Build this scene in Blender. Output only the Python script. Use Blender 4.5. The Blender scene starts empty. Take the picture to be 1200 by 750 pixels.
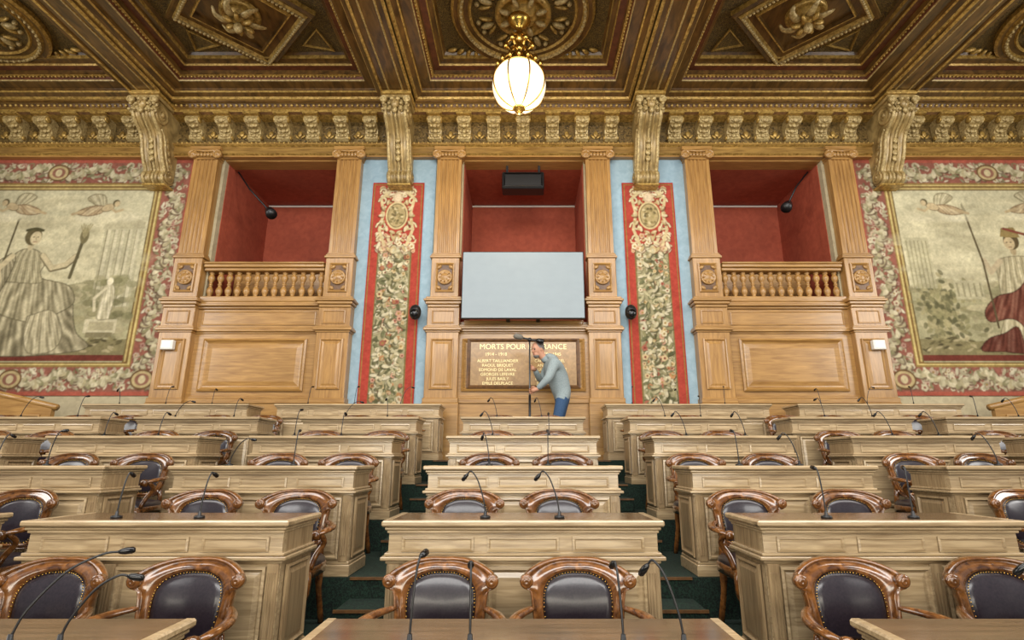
import bpy, math, random
import numpy as np
from mathutils import Vector, Matrix
random.seed(7); np.random.seed(7)
R = 1.42          # eye height above the lowest floor; wall heights below are measured from eye level
YW = 9.0          # back wall plane
scene = bpy.context.scene
scene.view_settings.view_transform = 'Standard'

# ------------------------------------------------------------------ materials
def hx(h, a=True):
    h = h.lstrip('#'); o = []
    for i in (0, 2, 4):
        c = int(h[i:i+2], 16)/255
        o.append(c/12.92 if c <= 0.04045 else ((c+0.055)/1.055)**2.4)
    return tuple(o)+((1,) if a else ())

def base_mat(name):
    m = bpy.data.materials.new(name); m.use_nodes = True
    nt = m.node_tree
    return m, nt, nt.nodes['Principled BSDF']

def noisy(name, c1, c2, rough=.5, metal=0, scale=(3, 3, 3), nscale=4, detail=5, dist=.6, bump=.1, bdist=.01,
          coat=0, spec=.5, lo=.3, hi=.7, vary=0):
    m, nt, b = base_mat(name)
    N, L = nt.nodes, nt.links
    tc = N.new('ShaderNodeTexCoord'); mp = N.new('ShaderNodeMapping'); mp.inputs['Scale'].default_value = scale
    L.new(tc.outputs['Object'], mp.inputs['Vector'])
    t = N.new('ShaderNodeTexNoise'); t.inputs['Scale'].default_value = nscale
    t.inputs['Detail'].default_value = detail; t.inputs['Distortion'].default_value = dist
    out = t.outputs['Fac']
    L.new(mp.outputs['Vector'], t.inputs['Vector'])
    r = N.new('ShaderNodeValToRGB'); r.color_ramp.elements[0].position = lo; r.color_ramp.elements[1].position = hi
    r.color_ramp.elements[0].color = hx(c1); r.color_ramp.elements[1].color = hx(c2)
    L.new(out, r.inputs['Fac'])
    t2 = N.new('ShaderNodeTexNoise'); t2.inputs['Scale'].default_value = 1.3; t2.inputs['Detail'].default_value = 2
    L.new(tc.outputs['Object'], t2.inputs['Vector'])
    mr = N.new('ShaderNodeMapRange'); mr.inputs['To Min'].default_value = .78; mr.inputs['To Max'].default_value = 1.18
    L.new(t2.outputs['Fac'], mr.inputs['Value'])
    fac = mr.outputs['Result']
    if vary:      # each piece of furniture gets its own timber tone
        oi = N.new('ShaderNodeObjectInfo'); mv = N.new('ShaderNodeMapRange')
        mv.inputs['To Min'].default_value = 1-vary; mv.inputs['To Max'].default_value = 1+vary
        L.new(oi.outputs['Random'], mv.inputs['Value'])
        mu = N.new('ShaderNodeMath'); mu.operation = 'MULTIPLY'
        L.new(fac, mu.inputs[0]); L.new(mv.outputs['Result'], mu.inputs[1]); fac = mu.outputs['Value']
    mx = N.new('ShaderNodeVectorMath'); mx.operation = 'SCALE'
    L.new(r.outputs['Color'], mx.inputs[0]); L.new(fac, mx.inputs['Scale'])
    L.new(mx.outputs['Vector'], b.inputs['Base Color'])
    b.inputs['Roughness'].default_value = rough; b.inputs['Metallic'].default_value = metal
    b.inputs['Specular IOR Level'].default_value = spec
    b.inputs['Coat Weight'].default_value = coat; b.inputs['Coat Roughness'].default_value = .13
    if bump:
        bp = N.new('ShaderNodeBump'); bp.inputs['Strength'].default_value = bump; bp.inputs['Distance'].default_value = bdist
        L.new(out, bp.inputs['Height']); L.new(bp.outputs['Normal'], b.inputs['Normal'])
    return m

def plain(name, c, rough=.5, metal=0, emit=0, coat=0, spec=.5):
    m, nt, b = base_mat(name)
    N, L = nt.nodes, nt.links
    t = N.new('ShaderNodeTexNoise'); t.inputs['Scale'].default_value = 9
    mr = N.new('ShaderNodeMapRange'); mr.inputs['To Min'].default_value = .92; mr.inputs['To Max'].default_value = 1.06
    L.new(t.outputs['Fac'], mr.inputs['Value'])
    mx = N.new('ShaderNodeVectorMath'); mx.operation = 'SCALE'; mx.inputs[0].default_value = hx(c)[:3]
    L.new(mr.outputs['Result'], mx.inputs['Scale']); L.new(mx.outputs['Vector'], b.inputs['Base Color'])
    b.inputs['Roughness'].default_value = rough; b.inputs['Metallic'].default_value = metal
    b.inputs['Coat Weight'].default_value = coat; b.inputs['Specular IOR Level'].default_value = spec
    if emit:
        b.inputs['Emission Color'].default_value = hx(c); b.inputs['Emission Strength'].default_value = emit
    return m

def painted(name):
    m, nt, b = base_mat(name)
    N, L = nt.nodes, nt.links
    a = N.new('ShaderNodeAttribute'); a.attribute_name = 'Col'
    L.new(a.outputs['Color'], b.inputs['Base Color']); b.inputs['Roughness'].default_value = .95
    b.inputs['Specular IOR Level'].default_value = .1
    tc = N.new('ShaderNodeTexCoord')
    w = N.new('ShaderNodeTexNoise'); w.inputs['Scale'].default_value = 60
    L.new(tc.outputs['Object'], w.inputs['Vector'])
    bp = N.new('ShaderNodeBump'); bp.inputs['Strength'].default_value = .3; bp.inputs['Distance'].default_value = .004
    L.new(w.outputs['Fac'], bp.inputs['Height']); L.new(bp.outputs['Normal'], b.inputs['Normal'])
    return m

OAKV = noisy('oak_vertical', '#896131', '#BA8E50', .34, scale=(12, 12, 1.1), nscale=2.5, bump=.06, bdist=.004, coat=.25, lo=.22, hi=.78)
OAKH = noisy('oak_horizontal', '#896131', '#BA8F51', .34, scale=(1.1, 12, 12), nscale=2.5, bump=.06, bdist=.004, coat=.25, lo=.22, hi=.78)
OAKD = noisy('oak_dark', '#4A2F16', '#74502A', .4, scale=(3, 3, 3), nscale=4, bump=.1, bdist=.005)
DESK = noisy('desk_oak', '#88704F', '#C6AE88', .28, scale=(1.3, 18, 18), nscale=2.5, detail=7, dist=1.0, bump=.08, bdist=.003, coat=.5, lo=.25, hi=.75, vary=.07)
DESKV = noisy('desk_oak_upright', '#786043', '#B39A74', .3, scale=(18, 18, 1.3), nscale=2.5, detail=7, dist=1.0, bump=.08, bdist=.003, coat=.4, lo=.25, hi=.75, vary=.07)
DTOP = noisy('desk_top_oak', '#42301F', '#6C523A', .2, scale=(1.2, 14, 14), nscale=2.5, bump=.04, bdist=.003, coat=.5, vary=.08)
CHW = noisy('chair_walnut', '#40220E', '#855529', .2, scale=(6, 6, 6), nscale=2.6, dist=1.5, bump=.05, bdist=.002, coat=.9, vary=.22)
LEA = noisy('chair_leather', '#17121A', '#2C2329', .3, scale=(1, 1, 1), nscale=90, bump=.1, bdist=.001, coat=.3)
GOLD = noisy('gilded_plaster', '#7C5D28', '#D2AE60', .36, metal=.35, nscale=7, bump=.3, bdist=.02)
GOLD2 = noisy('pale_gilding', '#836A3E', '#CDB67E', .42, metal=.18, nscale=9, bump=.3, bdist=.015)
CWOOD = noisy('ceiling_brown_wood', '#3E2A10', '#735226', .32, scale=(4, 1, 4), nscale=3, bump=.1, bdist=.01, coat=.15)
CRED = noisy('ceiling_russet', '#4A2410', '#6C3A1E', .45, nscale=4, bump=.1)
CREL = noisy('ceiling_relief', '#2E2410', '#A68848', .4, metal=.25, nscale=14, detail=4, dist=2.5, bump=1.0, bdist=.03, lo=.42, hi=.64)
FRZ = noisy('frieze_bronze', '#42341A', '#8C7242', .4, metal=.2, nscale=6, detail=4, dist=1.5, bump=.5, bdist=.02, lo=.35, hi=.65)
REDW = noisy('red_wall_cloth', '#96442E', '#AA5238', .8, nscale=3, bump=.05)
BLUE = noisy('blue_wall_cloth', '#8CA6B4', '#A0B8C4', .85, nscale=3, bump=.04)
PLAS = noisy('wall_plaster', '#A79A7C', '#BDB08E', .85, nscale=3, bump=.05)
CARP = noisy('green_carpet', '#08140E', '#1A3426', .95, nscale=26, detail=3, bump=.3, bdist=.01, lo=.42, hi=.6)
BLK = plain('black_plastic', '#141416', .4)
BLKG = plain('black_gloss', '#0C0C0E', .2)
BRASS = plain('polished_brass', '#C7A050', .25, 1)
TAP = painted('woven_tapestry')
SCR = plain('screen_glass', '#7A878D', .35, spec=.6)  # pale grey base colour stands in for the reflection on the screen
GLOBE = plain('opal_glass', '#FFF0D2', .3, emit=.85)
WHITE = plain('white_enamel', '#E4E2DA', .5)
PLQ = noisy('plaque_wood', '#8A6838', '#AA834C', .35, nscale=5, bump=0, coat=.3)
LETT = plain('gilt_letters', '#F0DEA0', .35, .2)

# ------------------------------------------------------------------ mesh builder
class MB:
    def __init__(s, dz=0.0):
        s.v = []; s.f = []; s.m = []; s.sm = []; s.mats = []; s.M = Matrix.Translation((0, 0, dz))
    def mi(s, m):
        if m not in s.mats: s.mats.append(m)
        return s.mats.index(m)
    def add(s, vs, fs, mat, smooth=False):
        o = len(s.v); M = s.M
        for p in vs: s.v.append((M @ Vector(p))[:])
        for k, f in enumerate(fs):
            s.f.append([o+i for i in f]); s.m.append(s.mi(mat[k] if isinstance(mat, list) else mat)); s.sm.append(smooth)
    def box(s, x0, x1, y0, y1, z0, z1, mat, c=0):
        lo = (x0, y0, z0); hi = (x1, y1, z1)
        if not c:
            vs = [(hi[0] if i & 1 else lo[0], hi[1] if i & 2 else lo[1], hi[2] if i & 4 else lo[2]) for i in range(8)]
            s.add(vs, [(0, 2, 3, 1), (4, 5, 7, 6), (0, 1, 5, 4), (2, 6, 7, 3), (0, 4, 6, 2), (1, 3, 7, 5)], mat); return
        vs = []
        for i in range(8):
            for a in range(3):
                p = []
                for k in range(3):
                    h = (i >> k) & 1
                    p.append((hi[k] if h else lo[k]) + (0 if k == a else (-c if h else c)))
                vs.append(p)
        fs = []
        for a in range(3):
            b, d = (a+1) % 3, (a+2) % 3
            for h in (0, 1):
                base = h << a
                fs.append([(base)*3+a, (base | 1 << b)*3+a, (base | 1 << b | 1 << d)*3+a, (base | 1 << d)*3+a])
            for hb in (0, 1):
                for hd in (0, 1):
                    i = hb << b | hd << d; j = i | 1 << a
                    fs.append([i*3+b, i*3+d, j*3+d, j*3+b])
        for i in range(8): fs.append([i*3, i*3+1, i*3+2])
        s.add(vs, fs, mat)
    def lp(s, loops, mats, cap=None, smooth=False, cap0=None):
        n = len(loops[0]); vs = [p for l in loops for p in l]; fs = []; ms = []
        for i in range(len(loops)-1):
            m = mats[i] if isinstance(mats, list) else mats
            for j in range(n):
                fs.append((i*n+j, i*n+(j+1) % n, (i+1)*n+(j+1) % n, (i+1)*n+j)); ms.append(m)
        if cap: fs.append([(len(loops)-1)*n+j for j in range(n)]); ms.append(cap)
        if cap0: fs.append([j for j in range(n)][::-1]); ms.append(cap0)
        s.add(vs, fs, ms, smooth)
    def rect(s, a0, a1, b0, b1, prof, fn, mats, cap=None):
        L = []
        for d, o in prof:
            o += .003
            L.append([fn(a0+d, b0+d, o), fn(a1-d, b0+d, o), fn(a1-d, b1-d, o), fn(a0+d, b1-d, o)])
        s.lp(L, mats, cap)
    def ngon(s, ca, cb, n, rot, prof, fn, mats, cap=None, smooth=False):
        L = []
        for r, o in prof:
            o += .006
            L.append([fn(ca+r*math.cos(rot+2*math.pi*k/n), cb+r*math.sin(rot+2*math.pi*k/n), o) for k in range(n)])
        s.lp(L, mats, cap, smooth)
    def lathe(s, prof, c, seg, mat, smooth=True, M=None):
        L = []
        for r, z in prof:
            l = []
            for k in range(seg):
                a = 2*math.pi*k/seg
                p = Vector((r*math.cos(a), r*math.sin(a), z))
                if M: p = M @ p
                l.append((c[0]+p[0], c[1]+p[1], c[2]+p[2]))
            L.append(l)
        s.lp(L, mat, mat if not isinstance(mat, list) else mat[-1], smooth, mat if not isinstance(mat, list) else mat[0])
    def tube(s, path, rad, seg, mat, smooth=True, flat=1.0):
        P = [Vector(p) for p in path]; n = len(P)
        if not hasattr(rad, '__len__'): rad = [rad]*n
        L = []; up = None
        for i in range(n):
            t = (P[min(i+1, n-1)]-P[max(i-1, 0)]).normalized()
            if up is None:
                up = Vector((0, 0, 1)) if abs(t.z) < .9 else Vector((0, 1, 0))
            u = (up - t*up.dot(t)).normalized(); w = t.cross(u); up = u
            L.append([tuple(P[i]+(u*math.cos(2*math.pi*k/seg)*flat+w*math.sin(2*math.pi*k/seg))*rad[i]) for k in range(seg)])
        s.lp(L, mat, mat, smooth, mat)
    def ell(s, c, r, mat, rot=None, seg=8, rings=5):
        L = []; q = rot or Matrix.Identity(3)
        for i in range(rings+1):
            th = math.pi*i/rings; th = min(max(th, .08), math.pi-.08)
            l = []
            for k in range(seg):
                a = 2*math.pi*k/seg
                p = q @ Vector((r[0]*math.sin(th)*math.cos(a), r[1]*math.sin(th)*math.sin(a), r[2]*math.cos(th)))
                l.append((c[0]+p[0], c[1]+p[1], c[2]+p[2]))
            L.append(l)
        s.lp(L, mat, mat, True, mat)
    def ext(s, poly, fn, t0, t1, mat, smooth=False):
        s.lp([[fn(p, q, t0) for p, q in poly], [fn(p, q, t1) for p, q in poly]], mat, mat, smooth, mat)
    def mesh(s, name):
        me = bpy.data.meshes.new(name); me.from_pydata(s.v, [], s.f)
        for m in s.mats: me.materials.append(m)
        me.polygons.foreach_set('material_index', s.m); me.polygons.foreach_set('use_smooth', s.sm)
        me.update(); return me
    def obj(s, name, loc=(0, 0, 0), parent=None):
        return put(name, s.mesh(name), loc, parent=parent)

def put(name, me, loc=(0, 0, 0), rz=0, parent=None):
    o = bpy.data.objects.new(name, me); o.location = loc; o.rotation_euler = (0, 0, rz)
    scene.collection.objects.link(o)
    if parent: o.parent = parent
    return o

def cr(pts, k=6):
    P = [Vector(p) for p in pts]; P = [P[0]*2-P[1]]+P+[P[-1]*2-P[-2]]; out = []
    for i in range(1, len(P)-2):
        a, b, c, d = P[i-1:i+3]
        for j in range(k):
            t = j/k
            out.append(tuple(.5*((2*b)+(c-a)*t+(2*a-5*b+4*c-d)*t*t+(3*b-a-3*c+d)*t**3)))
    out.append(tuple(P[-2])); return out
def rotx(a): return Matrix.Rotation(a, 3, 'X')
def roty(a): return Matrix.Rotation(a, 3, 'Y')
def rotz(a): return Matrix.Rotation(a, 3, 'Z')

# ------------------------------------------------------------------ tiers
Y1, DY, RISE, H = 2.02, 1.22, .285, .81
def yrow(i): return Y1+DY*(i-1)-(.09 if i == 1 else 0)
def zrow(i): return RISE*(i-1)
mb = MB()
mb.box(-10.6, 10.6, -5, yrow(2)-.03, -.15, 0, CARP)
for i in range(2, 7):
    mb.box(-10.6, 10.6, yrow(i)-.03, (yrow(i+1)-.03 if i < 6 else YW), -.15, zrow(i), CARP)
mb.obj('floor')
mb = MB()
for (a, b) in [(-1.30, -.80), (.80, 1.27), (-3.28, -2.81), (2.84, 3.30), (-5.26, -4.88), (4.92, 5.26)]:
    for i in range(2, 7):
        y = yrow(i)-.03
        mb.box(a, b, y-.34, y, zrow(i-1), zrow(i)-RISE/2, CARP, .01)
        mb.box(a, b, y-.012, y+.004, zrow(i)-.015, zrow(i)+.004, OAKD)
        mb.box(a, b, y-.352, y-.336, zrow(i)-RISE/2-.015, zrow(i)-RISE/2+.004, OAKD)
mb.obj('aisle_steps')

# ------------------------------------------------------------------ desks
def desk_mesh(W, npan=3):
    mb = MB(); h = W/2; D = .44
    mb.box(-h-.035, h+.035, -.045, D+.03, H-.032, H, DTOP, .009)
    mb.box(-h-.037, h+.037, -.049, .015, H-.030, H+.002, DESK, .008)
    for s_ in (-1, 1): mb.box(*sorted((s_*(h+.037), s_*(h-.01))), -.04, D+.032, H-.03, H+.0015, DESK, .008)
    mb.box(-h-.02, h+.02, -.03, D+.02, H-.05, H-.032, DESK, .006)
    mb.box(-h-.008, h+.008, -.018, D+.01, H-.066, H-.05, DESK, .004)
    mb.box(-h, h, 0, .05, 0, H-.06, DESK)
    mb.box(-h, -h+.05, .05, D, 0, H-.06, DESKV)
    mb.box(h-.05, h, .05, D, 0, H-.06, DESKV)
    mb.box(-h+.05, h-.05, .05, D, H-.13, H-.055, DESK)
    for z, o, t in [(H-.185, .018, .016), (H-.207, .036, .02), (H-.225, .012, .016)]:
        mb.box(-h-o, h+o, -o, D, z, z+t, DESK, .004)
    mb.box(-h-.02, h+.02, -.02, D, 0, .085, DESK, .006)
    mb.box(-h-.01, h+.01, -.01, D, .085, .105, DESK, .004)
    pw = .075; z0, z1 = .125, H-.24
    n = npan; gap = pw; w = (W-gap*(n+1))/n
    for k in range(n+1):
        x = -h+k*(w+gap)
        mb.box(x+.004, x+gap-.004, -.014, .0, .105, H-.225, DESKV, .004)
        for q in (.02, .036, .052): mb.box(x+q-.004, x+q+.006, -.019, -.013, .15, H-.27, DESKV, .002)
    for k in range(n):
        x = -h+gap+k*(w+gap)
        mb.rect(x, x+w, z0, z1, [(0, .0), (0, .014), (.014, .018), (.022, .004), (.03, .001), (.055, .012), (.06, .012)],
                lambda a, b, o: (a, -.002-o, b), DESK, DESK)
        mb.rect(x, x+w, H-.165, H-.085, [(0, 0), (0, .006), (.012, .008), (.018, .0)], lambda a, b, o: (a, -.001-o, b), DESK, DESK)
    for sx in (-1, 1):
        mb.rect(.06, D-.05, z0, z1, [(0, 0), (0, .014), (.014, .018), (.022, .004), (.03, .001), (.055, .012), (.06, .012)],
                lambda a, b, o: (sx*(h+.001+o), a, b), DESKV, DESKV)
    return mb.mesh('desk')
DM = {1.5: desk_mesh(1.5), 1.42: desk_mesh(1.42), 2.4: desk_mesh(2.4, 5)}
blocks = [(0, 1.5), (-2.05, 1.42), (2.05, 1.42), (-4.08, 1.5), (4.12, 1.5), (-6.06, 1.5), (6.06, 1.5), (-7.85, 1.5), (7.85, 1.5)]
rows = []
for i in range(1, 6):
    for bx, w in blocks:
        if i == 1 and abs(bx) > 5: continue
        if i < 3 and abs(bx) > 7: continue
        put('council_desk', DM[w], (bx, yrow(i), zrow(i)))
        rows.append((i, bx, w))
for bx in (-2.45, 2.45, -5.3, 5.3):
    put('council_desk', DM[2.4], (bx, yrow(6), zrow(6)))

# ------------------------------------------------------------------ chairs
def chair_mesh():
    mb = MB()
    def by(x, z): return .20 - 1.15*x*x + .10*(z-.5)/.43*.8   # wrap-around and rake
    outer = [(0, .925), (.06, .927), (.12, .922), (.18, .908), (.235, .884), (.275, .856), (.292, .825), (.278, .795), (.25, .785),
             (.238, .74), (.232, .68), (.222, .61), (.2, .545), (.14, .515), (.07, .51), (0, .51)]
    inner = [(0, .858), (.03, .858), (.06, .855), (.09, .848), (.12, .836), (.148, .818), (.165, .792), (.174, .765), (.176, .74),
             (.176, .705), (.172, .66), (.163, .61), (.147, .575), (.11, .555), (.05, .55), (0, .55)]
    def full(h):
        q = [tuple(p[:2]) for p in cr([(a, b, 0) for a, b in h], 2)]
        return q + [(-a, b) for a, b in q[-2:0:-1]]
    O, I = full(outer), full(inner)
    def mix(t): return [((1-t)*o[0]+t*i[0], (1-t)*o[1]+t*i[1]) for o, i in zip(O, I)]
    def toc(t): return [((1-t)*i[0], (1-t)*i[1]+t*.71) for i in I]
    def lift(pts, d): return [(x, by(x, z)-d, z) for x, z in pts]
    L = [lift(mix(.9), -.03), lift(mix(.12), -.032), lift(mix(0), -.018), lift(mix(0), .006), lift(mix(.07), .022), lift(mix(.16), .026), lift(mix(.24), .012),
         lift(mix(.34), .012), lift(mix(.5), .026), lift(mix(.75), .034), lift(mix(.95), .028), lift(mix(1), .012)]
    mb.lp(L, CHW, None, True, CHW)
    mb.lp([lift(toc(0), .01), lift(toc(.06), .026), lift(toc(.2), .036), lift(toc(.5), .046), lift(toc(.8), .05), lift(toc(.97), .05)], LEA, LEA, True)
    nI = toc(.02)
    for k in range(0, len(nI), 1):
        x, z = nI[k]; mb.ell((x, by(x, z)-.03, z), (.004, .003, .004), BRASS, seg=5, rings=3)
    for sx in (-1, 1):
        for r in (.034, .02):
            mb.lathe([(r, -.02), (r, .012), (r*.7, .02), (r*.3, .016)], (sx*.262, by(.262, .83)-.024-(.034-r)*.5, .828), 14, CHW, M=rotx(math.pi/2))
        P = cr([(sx*.235, by(.235, .7)-.005, .70), (sx*.30, .06, .695), (sx*.335, -.06, .685), (sx*.325, -.17, .675), (sx*.285, -.235, .66)], 5)
        mb.tube(P, [.02+.009*math.sin(math.pi*min(1, k/(len(P)-1)*1.1)) for k in range(len(P))], 10, CHW, flat=.7)
        mb.lathe([(.03, -.025), (.034, 0), (.03, .025)], (sx*.285, -.235, .655), 12, CHW, M=roty(math.pi/2))
        mb.tube(cr([(sx*.30, -.2, .665), (sx*.315, -.14, .60), (sx*.27, -.15, .52), (sx*.25, -.18, .44)], 4), [.02]*13, 8, CHW)
        mb.tube([(sx*.2, by(.2, .56), .58), (sx*.2, .19, .5), (sx*.2, .2, .42)], .022, 8, CHW)
        mb.tube(cr([(sx*.235, -.22, .42), (sx*.25, -.24, .33), (sx*.225, -.225, .18), (sx*.235, -.25, .0)], 4), [.036]*3+[.032]*3+[.022]*4+[.018, .02, .026], 10, CHW)
        mb.tube(cr([(sx*.2, .2, .42), (sx*.2, .21, .25), (sx*.22, .27, .0)], 4), [.028]*4+[.022]*5, 8, CHW)
    def se(r, sc=1):
        out = []
        for k in range(28):
            a = 2*math.pi*k/28; c, s_ = math.cos(a), math.sin(a)
            out.append((math.copysign(abs(c)**.5, c)*.265*sc, -.02+math.copysign(abs(s_)**.5, s_)*.25*sc, r))
        return out
    mb.lp([se(.385), se(.38, 1.03), se(.435, 1.03), se(.445)], CHW, None, True, CHW)
    mb.lp([se(.44), se(.465, .99), se(.485, .92), se(.495, .7), se(.498, .3)], LEA, LEA, True)
    return mb.mesh('armchair')
CM = chair_mesh()
random.seed(3)
spec = {(1, 0): (-.425, .28), (2, 0): (-.43, .26), (3, 0): (-.335, .375), (4, 0): (-.37, .33), (5, 0): (-.36, .34),
        (1, -2.05): (-2.42, -1.71), (2, -2.05): (-2.37, -1.67), (1, 2.05): (1.67, 2.44), (2, 2.05): (1.65, 2.43)}
for i, bx, w in rows:
    xs = spec.get((i, bx)) or (bx-.36+random.uniform(-.03, .03), bx+.36+random.uniform(-.03, .03))
    for x in xs:
        put('armchair', CM, (x, Y1+DY*(i-1)+.82+(0 if i < 3 else random.uniform(-.03, .01)), zrow(i)), random.uniform(-.06, .06))

# ------------------------------------------------------------------ gooseneck microphones
def mic_mesh(dx, dy, h, bend):
    mb = MB()
    mb.lathe([(.03, 0), (.03, .01), (.026, .014), (.010, .018), (.008, .04)], (0, 0, 0), 14, BLK)
    P = cr([(0, 0, .03), (dx*.12, dy*.1, h*.4), (dx*.45, dy*.4, h*.8), (dx*.8, dy*.75, h*.98), (dx, dy, h*(1-bend))], 6)
    mb.tube(P, .0042, 7, BLK)
    a, b = Vector(P[-2]), Vector(P[-1]); d = (b-a).normalized()
    mb.tube([b-d*.01, b, b+d*.012, b+d*.036, b+d*.044], [.005, .010, .0125, .0125, .007], 10, BLKG)
    return mb.mesh('gooseneck_microphone')
MIC = [mic_mesh(.02, .05, .28, .0), mic_mesh(-.10, .06, .27, .1), mic_mesh(.15, .05, .28, .03), mic_mesh(-.01, .08, .26, .04), mic_mesh(.17, .05, .22, .04), mic_mesh(.23, .14, .28, .0)]
def mic(i, x, k, rz=0, dy=.12):
    put('gooseneck_microphone', MIC[k], (x, yrow(i)+dy, zrow(i)+H), rz)
for x, k in [(-.385, 0), (-.18, 3), (.34, 3), (.545, 1)]: mic(1, x, k)
for x, k in [(-1.74, 5), (-1.57, 4), (1.90, 1), (2.02, 1), (-2.5, 0)]: mic(1, x, k)
random.seed(11)
for i, bx, w in rows:
    if i == 1: continue
    for o in (-.28, .22) if i < 5 else (-.3, .3):
        k = random.choice([0, 3, 2, 4]) if bx < 0 else random.choice([0, 1, 3, 1])
        mic(i, bx+o+random.uniform(-.08, .08), k, random.uniform(-.5, .5))
for bx in (-2.45, 2.45, -5.3, 5.3):
    for o in (-.8, -.1, .6): mic(6, bx+o, random.choice([0, 1, 2, 3]))

# ------------------------------------------------------------------ back wall shell
mb = MB(R)
T = .3
ops = [(-5.52, -3.44, 2.60), (-1.10, 1.12, 2.30), (3.44, 5.52, 2.60)]
ZT = 5.38; ZC = 7.0
xs = [-10.6]
for a, b, z in ops: xs += [a, b]
xs.append(10.6)
for k in range(0, len(xs), 2):
    mb.box(xs[k], xs[k+1], YW, YW+T, -R-.15, ZC, PLAS)
for a, b, z in ops:
    mb.box(a, b, YW, YW+T, -R-.15, z, OAKH); mb.box(a, b, YW, YW+T, ZT, ZC, OAKH)
mb.obj('wall_back')
for n, (a, b, z) in enumerate(ops):
    mb = MB(R); D2 = 10.8
    mb.box(a-.1, a, YW+T, D2, z-.2, ZT+.1, REDW); mb.box(b, b+.1, YW+T, D2, z-.2, ZT+.1, REDW)
    mb.box(a-.003, a+.012, YW+.12, YW+T+.02, z, ZT, REDW); mb.box(b-.012, b+.003, YW+.12, YW+T+.02, z, ZT, REDW)
    mb.box(a-.1, b+.1, D2, D2+.1, z-.2, ZT+.1, REDW)
    mb.box(a-.1, b+.1, YW+T, D2, ZT, ZT+.1, REDW); mb.box(a-.1, b+.1, YW+T, D2, z-.2, z, OAKH)
    mb.box(a, b, D2-.03, D2, ZT-.05, ZT-.015, WHITE)
    mb.obj('wall_loggia')
for sx in (-1, 1):
    mb = MB(R); a, b = (3.46, 5.50)
    x0, x1 = (a, b) if sx > 0 else (-b, -a)
    mb.box(x0+.02, x1-.1, 9.75, 9.8, 2.6, 3.56, OAKH, .01); mb.box(x0+.02, x1-.1, 9.7, 9.84, 3.56, 3.6, OAKH, .01)
    mb.box(x0+.3, x1-.5, 10.1, 10.15, 2.6, 3.72, OAKD, .01)
    mb.obj('gallery_bench')
mb = MB(R)
for sx in (-1, 1): mb.box(*sorted((sx*1.60, sx*2.95)), YW-.02, YW, 0, 5.5, BLUE)
mb.obj('wall_blue_covering')
for sx, nm in ((-1, 'wall_left'), (1, 'wall_right')):
    mb = MB(); mb.box(*sorted((sx*10.6, sx*10.9)), 1.5, YW+.3, -.15, R+7, PLAS); mb.obj(nm)

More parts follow.
